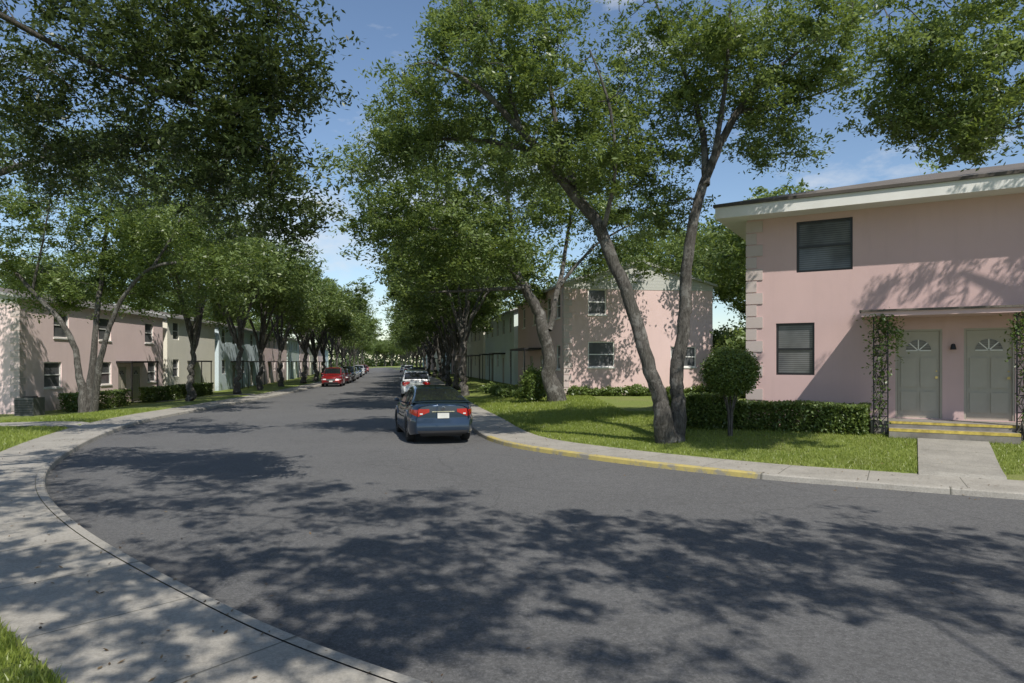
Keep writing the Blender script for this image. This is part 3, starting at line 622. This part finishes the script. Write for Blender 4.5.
# ------------------------------------------------------------ hedges and shrubs
def hedge(label,cx,cy,ax,sx,sy,sz,n,leaf,name='hedge',ball=False,zoff=0,stem=0,group=None,cat='hedge',mat=None,lumpy=1):
    z0=gz(cx,cy)+zoff
    if ball:
        d=RNG.normal(size=(n,3)); d/=np.linalg.norm(d,axis=1)[:,None]
        lump=1+lumpy*(.10*np.sin(d[:,0]*7+cx*3)+.09*np.sin(d[:,1]*9+d[:,2]*6+cy))+RNG.normal(size=n)*.06*(1+lumpy)
        P=d*np.array([sx,sy,sz])*(lump*RNG.uniform(.5,1,n)**.5)[:,None]; P[:,2]+=sz
    else:
        P=RNG.uniform(-1,1,(n,3)); ax_=RNG.integers(0,6,n)
        for i,(c,s) in enumerate(((0,1),(0,-1),(1,1),(1,-1),(2,1))): P[ax_==i,c]=s
        pick=RNG.uniform(0,1,n)<.25; P[pick,2]=1
        P=P*np.array([sx/2,sy/2,sz/2])*(RNG.uniform(.8,1.02,n))[:,None]
        P[:,2]+=sz/2+.04*np.sin(P[:,0]*3.1+1)*P[:,2]/sz
        P+=RNG.normal(size=(n,3))*.028
    ca,sa=math.cos(ax),math.sin(ax)
    Pw=np.stack([P[:,0]*ca-P[:,1]*sa,P[:,0]*sa+P[:,1]*ca,P[:,2]+stem],1)
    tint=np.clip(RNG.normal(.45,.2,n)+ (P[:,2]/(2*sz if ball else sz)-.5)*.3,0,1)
    root=obj(name,None,None,Matrix.Translation((cx,cy,z0))); root.empty_display_size=.3; tag(root,label,cat,group)
    V=[];Fc=[]
    if ball:
        for k in range(5): a=k*1.257; tube(V,Fc,[(0.03*math.cos(a),.03*math.sin(a),-.1),(.05*math.cos(a),.05*math.sin(a),stem*.6),(sx*.5*math.cos(a),sy*.5*math.sin(a),stem+sz)],[.03,.025,.01],6)
    else:
        m=max(2,int(sx/.3))
        for k in range(m):
            u=(k+.5)/m-.5; x,y=u*sx*.85*ca,u*sx*.85*sa
            tube(V,Fc,[(x,y,-.1),(x+.03,y,sz*.4),(x-.02,y+.03,sz*.8)],[.02,.015,.006],5)
            tube(V,Fc,[(x,y,0),(x+.1,y+.08,sz*.5),(x+.12,y-.1,sz*.8)],[.015,.01,.005],4)
    obj('stems',mkmesh('stems',V,Fc,[M['bark']]),root)
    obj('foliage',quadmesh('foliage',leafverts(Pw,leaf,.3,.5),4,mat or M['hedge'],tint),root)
AX=math.atan2(XD[1],XD[0])
x,y=HL(1.35,.9); hedge('low clipped green hedge under the ground-floor window',x,y,AX,3.3,.85,.68,24000,.043)
x,y=HL(-1.0,.9); hedge('loose green hedge at the corner of the pink building',x,y,AX,1.7,1.0,.85,14000,.045)
x,y=HL(7.9,.9); hedge('low clipped hedge beyond the porch',x,y,AX,2.6,.9,.7,8000,.042)
hedge('round clipped topiary shrub on slender stems',5.50,17.2,0,.68,.68,.60,18000,.034,'shrub',True,0,1.02,cat='shrub',lumpy=.3)
for i,(a,b,s) in enumerate(((3.4,35.2,.42),(4.3,35.3,.32),(5.1,35.2,.4),(6.4,35.2,.48),(7.3,35.3,.34),(8.4,35.1,.42),(9.3,35.2,.36),(10,35,.5),(.9,34.4,.5),(-.2,36.5,.45),(-.6,39,.5),(-1.2,42.5,.5))):
    hedge('small irregular shrub at the foot of a pink wall',a,b,0,s*1.35,s,s*.62,1600,.075,'shrub',True,-.1,.05,'shrubs along the building',cat='shrub',lumpy=1.7)
for i,(a,b,s) in enumerate(((11.6,33.5,1.5),(13.0,37,1.8),(12.4,41,1.8),(15.5,40,1.9))):
    hedge('tall bushy shrub filling the gap between two buildings',a,b,0,s,s,s*1.05,8000,.12,'shrub',True,-.1,.05,'shrubs between the buildings',cat='shrub',mat=M['leaf'])
for i,(a,b,L) in enumerate(((-22.6,37.2,5.0),(-22.9,44.5,3.5),(-23.2,50,4))):
    hedge('low green hedge in front of an apartment block',a,b,math.pi/2,L,.9,.9,6000,.07,group='hedges in front of the buildings')
hedge('spiky dark green shrub beside the street',1.0,31.9,0,.6,.6,.8,3000,.07,'shrub',True,-.1,.1,cat='shrub')
def vine(u,n,drop,wd):
    bx,by=HL(u,1.04); V=[];Fc=[]
    for s in range(4):
        p=[];r=[]
        for k in range(14):
            t=k/13; p.append((RNG.normal()*.05+(s-1.5)*.06,RNG.normal()*.04,.0+2.85*t)); r.append(.014*(1-t)+.005)
        tube(V,Fc,p,r,5)
    z=RNG.uniform(0,1,n)**.5*2.9; w=(.05+.15*(z/2.95)**2+.05*np.abs(np.sin(z*5+u)))*wd
    P=np.stack([RNG.normal(size=n)*w,RNG.normal(size=n)*w*.6,z],1)
    m=n//3; k=RNG.uniform(0,1,m); P[:m]=np.stack([drop*k+RNG.normal(size=m)*.08,RNG.normal(size=m)*.1,2.8-.45*k*k+RNG.normal(size=m)*.12-RNG.uniform(0,1,m)**3*.7],1)
    ca,sa=XD; Q=P.copy(); Q[:,0]=P[:,0]*ca-P[:,1]*sa; Q[:,1]=P[:,0]*sa+P[:,1]*ca
    root=obj('climbing_vine',None,None,Matrix.Translation((bx,by,gz(bx,by)))); tag(root,'leafy green vine climbing an iron porch trellis','vine','vines climbing the porch')
    obj('stems',mkmesh('stems',V,Fc,[M['bark']]),root); obj('foliage',quadmesh('foliage',leafverts(Q,.042,.2,.5),4,M['vine'],np.clip(RNG.normal(.5,.22,n),0,1)),root)
vine(3.3,1300,.45,.95); vine(6.1,650,-.25,.6)
def blades(name,boxes):
    PP=[];HH=[]
    for (x0,x1,y0,y1,n,h) in boxes:
        P=np.stack([RNG.uniform(x0,x1,n),RNG.uniform(y0,y1,n)],1); z,d,ins,lf=field(P)
        H=np.array(hero.matrix_basis.inverted()) ; L_=P@H[:2,:2].T+H[:2,3]
        k=(~ins)&(d>1.42)&~((np.abs(L_[:,0]-4.75)<.69)&(L_[:,1]<0)&(L_[:,1]>-6.2))&~((L_[:,1]>-.1)&(L_[:,0]>0))
        k&=~((P[:,0]<-12.9)&(np.abs(P[:,1]-(22.4+(-13-P[:,0])*.095))<.9))
        Q=np.column_stack([P,z])[k]; PP.append(Q); HH.append(np.full(len(Q),h))
    P=np.vstack(PP); H=np.concatenate(HH); n=len(P); a=RNG.uniform(0,6.28,n); w=H*.13; hh=H*RNG.uniform(.5,1.4,n)
    dx=np.stack([np.cos(a)*w,np.sin(a)*w,np.zeros(n)],1); tip=np.stack([RNG.normal(size=n)*.4*hh,RNG.normal(size=n)*.4*hh,hh],1)
    P=P-np.array([0,0,.01]); V=np.stack([P-dx,P+dx,P+tip],1).reshape(-1,3)
    nz=np.sin(P[:,0]*1.7+np.sin(P[:,1]*1.3)*2)*.12
    o=obj(name,quadmesh(name,V,3,M['blade'],np.clip(RNG.normal(.45,.2,n)+nz,0,1))); o['kind']='stuff'
blades('grass',[(-6,0,2.6,6.6,60000,.055),(-16,-6,5.5,16,40000,.06),(-20,-12,16,30,50000,.08),(-2,12,12.5,24,170000,.06),(-4,4,22,38,50000,.09)])
n=9000; P=np.stack([RNG.uniform(-14,10,n),RNG.uniform(4.2,22,n)],1); z,d,ins,lf=field(P)
keep=RNG.uniform(0,1,n)<np.where(ins,np.exp(-d*2.2)*.55+.012,np.where(d<1.5,.4,.25))
zz=np.where(ins,.03*np.sin(np.pi*np.clip(d/11,0,.5))+.012,np.where(d<1.42,.115,z+.03)); P3=np.column_stack([P,zz])[keep]
o=obj('fallen_leaves',quadmesh('fallen_leaves',leafverts(P3,.024,3),4,M['litter'],RNG.uniform(0,1,len(P3)))); o['kind']='stuff'

# ------------------------------------------------------------ cars
M['glass']=simple('car_glass',(.012,.014,.016),.04,var=0); M['glass'].node_tree.nodes['Principled BSDF'].inputs['Specular IOR Level'].default_value=.8
M['tyre']=simple('tyre_rubber',(.02,.02,.02),.85); M['rim']=simple('alloy_rim',(.45,.46,.47),.3,.9)
M['plastic']=simple('black_plastic',(.02,.02,.022),.6); M['tail']=simple('tail_lamp_red',(.36,.010,.010),.15,coat=.5); M['lens']=simple('lamp_lens',(.62,.62,.6),.1,coat=.6)
M['plate']=simple('plate_white',(.6,.6,.56),.4); M['chrome']=simple('chrome',(.6,.6,.6),.12,1)
SPEC={
 'sedan':dict(L=4.6,w=.89,deck=[(-2.3,1.03),(-2.15,1.09),(-1.9,1.10),(-1.6,1.08),(-1,1.0),(0,.95),(1.0,.96),(1.35,.98),(2.0,.83),(2.3,.70)],roof=[(-2.0,1.10),(-1.6,1.24),(-1.2,1.37),(-.8,1.455),(-.4,1.49),(0,1.50),(.35,1.46),(.8,1.29),(1.4,.98)],wt=.58,rg=(-1.9,-1.0),wg=(.48,1.25),wy=1.35,wr=.33),
 'suv':dict(L=4.55,w=.91,deck=[(-2.27,1.02),(-2.1,1.06),(-1.5,1.06),(0,1.04),(1.0,1.05),(1.3,1.06),(2.0,.96),(2.27,.80)],roof=[(-2.2,1.06),(-2.12,1.25),(-2.0,1.5),(-1.8,1.62),(-1,1.68),(0,1.69),(.3,1.66),(.8,1.42),(1.3,1.06)],wt=.68,rg=(-2.17,-1.95),wg=(.42,1.2),wy=1.33,wr=.36)}
CM={}
def carmeshes(kind,paint):
    S=SPEC[kind]; L=S['L']; w0=S['w']; hl=L/2
    dk=lambda y:float(np.interp(y,*zip(*S['deck']))); rf=lambda y:float(np.interp(y,*zip(*S['roof'])))
    R=S['wr']+.05
    ys_=sorted(set([round(v,3) for v in list(np.linspace(-hl,hl,40))+[-hl+.03,hl-.03]+[s*S['wy']+R*math.cos(a) for s in (-1,1) for a in np.linspace(0,math.pi,17)]]))
    def wy(y): return w0-.19*max(0,(abs(y)-(hl-.6))/.6)**2.2
    def ring(y):
        zb=.24+.06*max(0,(abs(y)-hl+.4)/.4)
        for s in (-1,1):
            d=abs(y-s*S['wy'])
            if d<R: zb=max(zb,S['wr']+math.sqrt(R*R-d*d))
        D=dk(y); sh=D-.10; w=wy(y); q=lambda t:zb+(sh-zb)*t
        return [(w-.05,zb),(w-.01,q(.12)),(w,q(.45)),(w-.005,q(.62)),(w-.03,q(.66)),(w-.035,q(.9)),(w-.07,sh+.03),(w-.16,D-.02),(w*.5,D+.005),(0,D+.015)]
    def yo(x,z,s):
        f=min(1,abs(x)/w0)
        b=np.interp(z,[.24,.32,.55,.62,.66,.95,1.1],[.0,.06,.075,.05,.01,.0 if s<0 else -.05,-.01 if s<0 else -.12])
        return hl+b+.14*(1-f**2.0)-.14
    V=[];Fc=[];I=[]; rows=[]
    for y in ys_:
        r=ring(y); idx=[]
        end=abs(y)>hl-.001
        for sx in (1,-1):
            for (x,z) in (r if sx==1 else r[:-1][::-1]):
                yy=math.copysign(yo(x,z,math.copysign(1,y)),y) if end else y
                idx.append(len(V)); V.append((x*sx,yy,z))
        rows.append(idx)
    n=len(rows[0])
    for a,b in zip(rows[:-1],rows[1:]):
        for j in range(n-1): Fc.append((a[j],b[j],b[j+1],a[j+1])); I.append(0)
    for row,sg in ((rows[0],-1),(rows[-1],1)):
        m=n//2; cols=[]
        for j in range(m):
            a=row[j]; b=row[n-1-j]; xa=V[a][0]; z=V[a][2]; line=[a]
            for f in (.66,.33,0,-.33,-.66): line.append(len(V)); V.append((xa*f,sg*yo(xa*f,z,sg),z))
            line.append(b); cols.append(line)
        cols.append([row[m]]*7)
        for p,q in zip(cols[:-1],cols[1:]):
            for k in range(6):
                f=[p[k],p[k+1],q[k+1],q[k]]; f=list(dict.fromkeys(f))
                if len(f)>2: Fc.append(tuple(f if sg<0 else f[::-1])); I.append(1 if V[p[0]][2]<.33 and V[q[0]][2]<.42 else 0)
    yr=np.linspace(S['roof'][0][0],S['roof'][-1][0],40); wb=w0-.11
    def wt(y):
        t=(rf(y)-dk(y))/(max(p[1] for p in S['roof'])-.95); return wb-(wb-S['wt'])*min(1,max(0,t))
    crow=[]
    for y in yr:
        z=rf(y); D=dk(y)-.03; t=wt(y); hgt=max(.02,z-D); rr=min(.09,hgt*.3)
        half=[(wb,D),(t+.01,z-rr),(t-.02,z-rr*.5),(t-.07,z-rr*.15),(t-.14,z),(t*.5,z+.014),(0,z+.02)]
        idx=[]
        for sx in (1,-1):
            for (x,zz) in (half if sx==1 else half[:-1][::-1]): idx.append(len(V)); V.append((x*sx,y,zz))
        crow.append(idx)
    for a,b in zip(crow[:-1],crow[1:]):
        for j in range(len(a)-1): Fc.append((a[j],b[j],b[j+1],a[j+1])); I.append(0)
    addbox(V,Fc,-.55,.55,-hl+.25,hl-.25,.2,.62,I,1)
    for s in (-1,1):
        addbox(V,Fc,-.8,.8,s*S['wy']-.02,s*S['wy']+.02,S['wr']-.03,S['wr']+.03,I,1)
    for sx in (-1,1): addbox(V,Fc,sx*(w0-.035) if sx<0 else w0-.05,sx*(w0-.05) if sx<0 else w0-.035,-S['wy']+R,S['wy']-R,.2,.26,I,1)
    out={}
    out['body']=mkmesh('body',V,Fc,[paint,M['plastic']],I,True,38)
    def patch(xs_,ts,fn,mat,name,sm=True):
        V=[];Fc=[]
        for a in ts:
            for b in xs_: V.append(fn(b,a))
        m=len(xs_)
        for i in range(len(ts)-1):
            for j in range(m-1): q=i*m+j; Fc.append((q,q+1,q+m+1,q+m))
        return mkmesh(name,V,Fc,[mat],None,sm)
    def topglass(y0,y1,sg):
        def fn(f,y):
            t=wt(y); x=f*(t-.07); z=rf(y)+.02*(1-abs(f)**2); return (x,y+sg*.012,z+.008)
        return patch(np.linspace(-1,1,9),np.linspace(y0,y1,9),fn,M['glass'],'window')
    out['rear_window']=topglass(*S['rg'],-1); out['windshield']=topglass(*S['wg'],1)
    def sideglass(y0,y1,sx):
        def fn(v,y):
            z=rf(y); D=dk(y)-.03; t=wt(y); hgt=max(.02,z-D); rr=min(.09,hgt*.3); ztop=z-rr; v2=.12+.80*v
            return (sx*(wb+(t+.01-wb)*v2+.006),y,D+(ztop-D)*v2)
        return patch(np.linspace(0,1,4),np.linspace(y0,y1,12),fn,M['glass'],'side_window')
    ya=S['rg'][0]+(.62 if kind=='sedan' else .2); yb=-.05; yc=.05; yd=S['wg'][1]-.25
    out['sides']=[sideglass(ya,yb,s) for s in (1,-1)]+[sideglass(yc,yd,s) for s in (1,-1)]
    def endpatch(x0,x1,z0,z1,sg,mat,name,off=.012,z0b=None):
        def fn(x,z):
            t=(x-x0)/(x1-x0); zz=z if z0b is None else z1+(z-z1)*((1-t)*z0b+t)
            return (x,sg*(yo(x,zz,sg)+off),zz)
        return patch(np.linspace(x0,x1,8),np.linspace(z0,z1,5),fn,mat,name)
    zt0,zt1=(.74,.945) if kind=='sedan' else (.72,1.0)
    xe=wy(hl)-.035
    out['tail']=[endpatch(s*.37,s*xe,zt0,zt1,-1,M['tail'],'tail_light',.012,.4) for s in (1,-1)]
    out['tlens']=[endpatch(s*.54,s*(xe-.05),zt0+.06,zt0+.095,-1,M['lens'],'lamp_lens',.018) for s in (1,-1)]
    def wrap(sx,sg,z0,z1,ln,mat,name):
        def fn(y,z):
            r=ring(sg*(hl-y)); xs2=[p[0] for p in r[:8]]; zs2=[p[1] for p in r[:8]]
            k=1-(y/ln)*.5; zz=z1+(z-z1)*k; return (sx*(float(np.interp(zz,zs2,xs2))+.008),sg*(hl-y),zz)
        return patch(np.linspace(.02,ln,6),np.linspace(z0,z1,4),fn,mat,name)
    out['tailw']=[wrap(s,-1,zt0+.01,zt1-.02,.38,M['tail'],'tail_light') for s in (1,-1)]
    out['head']=[endpatch(s*.42,s*xe,.62,.72,1,M['lens'],'headlight') for s in (1,-1)]
    out['headw']=[wrap(s,1,.60,.70,.28,M['lens'],'headlight') for s in (1,-1)]
    out['grille']=endpatch(-.38,.38,.5,.70,1,M['plastic'],'grille')
    out['intake']=endpatch(-.6,.6,.28,.42,1,M['plastic'],'air_intake')
    out['fplate']=endpatch(-.15,.15,.44,.56,1,M['plate'],'number_plate',.025)
    out['plate']=endpatch(-.155,.155,.70,.84,-1,M['plate'],'number_plate',.02)
    out['strip']=endpatch(-.30,.30,.865,.89,-1,M['chrome'],'trunk_trim',.02)
    out['diff']=endpatch(-.62,.62,.27,.37,-1,M['plastic'],'bumper_insert',.012)
    Ve=[];Fe=[]; ye=-(yo(0,.955,-1)+.02); zc=.965
    ring_=[(math.cos(a)*.05,ye,zc+math.sin(a)*.04) for a in np.linspace(0,2*math.pi,17)]; tube(Ve,Fe,ring_,[.008]*17,5); tube(Ve,Fe,[(-.06,ye-.004,zc),(.06,ye-.004,zc)],[.009,.009],5)
    out['emblem']=mkmesh('emblem',Ve,Fe,[M['chrome']])
    Vt=[];Ft=[]; r=S['wr']; prof=[(r*.66,-.10),(r*.9,-.11),(r*.985,-.085),(r,-.04),(r,.04),(r*.985,.085),(r*.9,.11),(r*.66,.10)]; k=28
    for i in range(k):
        a=2*math.pi*i/k
        for (q,x) in prof: Vt.append((x,q*math.cos(a),q*math.sin(a)))
    m=len(prof)
    for i in range(k):
        for j in range(m-1): a=i*m+j; b=((i+1)%k)*m+j; Ft.append((a,b,b+1,a+1))
    out['tyre']=mkmesh('tyre',Vt,Ft,[M['tyre']],None,True,45)
    Vr=[];Fr=[];Ir=[]
    for xx in (.085,-.085):
        b=len(Vr)
        for i in range(k): a=2*math.pi*i/k; Vr.append((xx*.55,r*.64*math.cos(a),r*.64*math.sin(a)))
        Fr.append(tuple(range(b,b+k))); Ir.append(1)
        for i in range(5):
            a=2*math.pi*i/5; ca,sa=math.cos(a),math.sin(a); b=len(Vr); ww=.035
            for (rr_,hw) in ((.02,.05),(r*.64,ww)):
                for s in (-1,1): Vr.append((xx,rr_*ca-s*hw*sa,rr_*sa+s*hw*ca))
            Fr.append((b,b+1,b+3,b+2)); Ir.append(0)
        b=len(Vr)
        for i in range(k+1):
            a=2*math.pi*i/k
            Vr.append((xx,r*.60*math.cos(a),r*.60*math.sin(a))); Vr.append((xx*1.05,r*.68*math.cos(a),r*.68*math.sin(a)))
        for i in range(k): Fr.append((b+2*i,b+2*i+1,b+2*i+3,b+2*i+2)); Ir.append(0)
    out['rim']=mkmesh('rim',Vr,Fr,[M['rim'],M['plastic']],Ir)
    Vm=[];Fm=[]
    tube(Vm,Fm,[(0,0,0),(.06,.01,.02),(.10,.02,.05)],[.02,.02,.02],6)
    tube(Vm,Fm,[(.10,-.03,.06),(.16,-.03,.07),(.22,0,.06)],[.05,.065,.03],8)
    out['mirror']=mkmesh('mirror',Vm,Fm,[paint],None,True,50)
    Vh=[];Fh=[]; addbox(Vh,Fh,0,.015,-.09,.09,0,.02); out['handle']=mkmesh('handle',Vh,Fh,[paint])
    Vx=[];Fx=[]; tube(Vx,Fx,[(0,0,0),(0,-.12,.14)],[.008,.003],5); out['antenna']=mkmesh('antenna',Vx,Fx,[M['black']])
    return out
def rf_z(S,y): return float(np.interp(y,*zip(*S['roof'])))
def car(kind,color,label,x,y,heading,name='parked_car',rough=.25,metal=.6):
    k=(kind,color)
    if k not in CM: CM[k]=carmeshes(kind,simple('car_paint',color,rough,metal,var=.03,coat=1))
    m=CM[k]; S=SPEC[kind]
    root=obj(name,None,None,Matrix.Translation((x,y,.012))@Matrix.Rotation(heading,4,'Z')); tag(root,label,'car','cars parked along the kerb')
    obj('body',m['body'],root); obj('rear_window',m['rear_window'],root); obj('windshield',m['windshield'],root)
    for q in m['sides']: obj('side_window',q,root)
    for a,b,c in zip(m['tail'],m['tailw'],m['tlens']):
        t=obj('tail_light',a,root); obj('lamp_side',b,t); obj('lamp_lens',c,t)
    for a,b in zip(m['head'],m['headw']): t=obj('headlight',a,root); obj('lamp_side',b,t)
    for q in ('grille','fplate','plate','strip','diff','emblem','intake'): obj({'fplate':'number_plate','plate':'number_plate','strip':'trunk_trim','diff':'bumper_insert','intake':'air_intake'}.get(q,q),m[q],root)
    for sx in (1,-1):
        obj('mirror',m['mirror'],root,Matrix.Translation((sx*(S['w']-.13),.85,.98 if kind=='sedan' else 1.08))@Matrix.Diagonal((sx,1,1,1)))
        for yy in (-.75,.25): obj('door_handle',m['handle'],root,Matrix.Translation((sx*(S['w']-.03)-(0 if sx>0 else .015),yy,.80)))
        for sy in (1,-1):
            w_=obj('wheel',None,root,Matrix.Translation((sx*(S['w']-.13),sy*S['wy'],S['wr'])))
            obj('tyre',m['tyre'],w_); obj('rim',m['rim'],w_)
    obj('antenna',m['antenna'],root,Matrix.Translation((0,-.9,rf_z(S,-.9)+.01)))
    return root
car('sedan',(.022,.042,.075),'dark blue sedan parked at the kerb, seen from behind',-2.42,20.3,math.atan(.27),rough=.3)
car('suv',(.62,.63,.63),'white sport utility vehicle parked under the trees',kx(KR,43)-1.35,43.5,math.atan(.16),metal=.1)
car('sedan',(.4,.41,.42),'silver sedan parked in a line of cars',kx(KR,56)-1.3,56,math.atan(.16))
car('suv',(.03,.03,.035),'black sport utility vehicle parked under the trees',kx(KR,70)-1.3,70,math.atan(.17))
car('sedan',(.5,.03,.02),'red sedan parked far along the street',kx(KR,92)-1.3,92,math.atan(.18))
car('suv',(.62,.63,.63),'white sport utility vehicle far along the street',kx(KR,118)-1.3,118,math.atan(.185))
car('suv',(.22,.012,.014),'dark red sport utility vehicle facing along the kerb',kx(KL,62)+1.35,62,math.pi+math.atan(.15),metal=.2)
car('sedan',(.10,.015,.018),'dark maroon sedan parked behind a red vehicle',kx(KL,70)+1.3,70,math.pi+math.atan(.16))
car('suv',(.03,.03,.035),'black sport utility vehicle parked at the kerb',kx(KL,78)+1.3,78,math.pi+math.atan(.17))
car('sedan',(.4,.41,.42),'silver sedan parked further along the kerb',kx(KL,88)+1.3,88,math.pi+math.atan(.18))
car('sedan',(.022,.042,.075),'blue sedan parked further along the kerb',kx(KL,99)+1.3,99,math.pi+math.atan(.18))
car('suv',(.62,.63,.63),'white sport utility vehicle parked in a distant line',kx(KL,112)+1.3,112,math.pi+math.atan(.19))
car('suv',(.22,.012,.014),'red sport utility vehicle parked in a distant line',kx(KL,128)+1.3,128,math.pi+math.atan(.19))
car('sedan',(.4,.41,.42),'silver sedan parked far along the street',kx(KR,145)-1.3,145,math.atan(.185))
car('sedan',(.5,.03,.02),'red sedan in a distant line of cars',kx(KL,150)+1.3,150,math.pi+math.atan(.19))

# ------------------------------------------------------------ light, sky, camera
el=math.radians(50); sd=Vector((.42*math.cos(el),-.907*math.cos(el),math.sin(el))).normalized()
sl=bpy.data.lights.new('sun','SUN'); sl.energy=5.0; sl.angle=math.radians(.5); sl.color=(1,.95,.87)
so=bpy.data.objects.new('sun',sl); COL.objects.link(so); so.rotation_euler=sd.to_track_quat('Z','Y').to_euler()
w=bpy.data.worlds.new('World'); scene.world=w; w.use_nodes=True; N=w.node_tree.nodes; L=w.node_tree.links
bgn=N['Background']; sk=N.new('ShaderNodeTexSky'); sk.sky_type='NISHITA'; sk.sun_disc=False; sk.sun_elevation=el; sk.sun_rotation=math.atan2(sd.x,sd.y)
sk.air_density=1.0; sk.dust_density=.3; sk.ozone_density=2.0
tc=N.new('ShaderNodeTexCoord'); mp=N.new('ShaderNodeMapping'); mp.inputs['Scale'].default_value=(1.6,1.6,4); mp.inputs['Location'].default_value=(.7,.3,.2); L.new(tc.outputs['Generated'],mp.inputs[0])
nn=N.new('ShaderNodeTexNoise'); nn.inputs['Scale'].default_value=2.4; nn.inputs['Detail'].default_value=8; nn.inputs['Roughness'].default_value=.6; L.new(mp.outputs[0],nn.inputs[0])
cl=ramp(N,L,nn.outputs['Fac'],[(.54,(0,0,0)),(.70,(.8,.8,.8))])
L.new(mixc(N,L,cl,sk.outputs[0],(5.8,6.0,6.3)),bgn.inputs[0]); bgn.inputs[1].default_value=.135
cam=bpy.data.cameras.new('camera'); cam.lens=24; cam.sensor_width=36; cam.shift_y=20.5/1024; cam.clip_end=3000; cam.clip_start=.05
co=bpy.data.objects.new('camera',cam); COL.objects.link(co); co.location=(0,0,CH); co.rotation_euler=(math.radians(90),0,0); scene.camera=co
scene.view_settings.view_transform='Standard'; scene.view_settings.look='None'; scene.view_settings.exposure=0
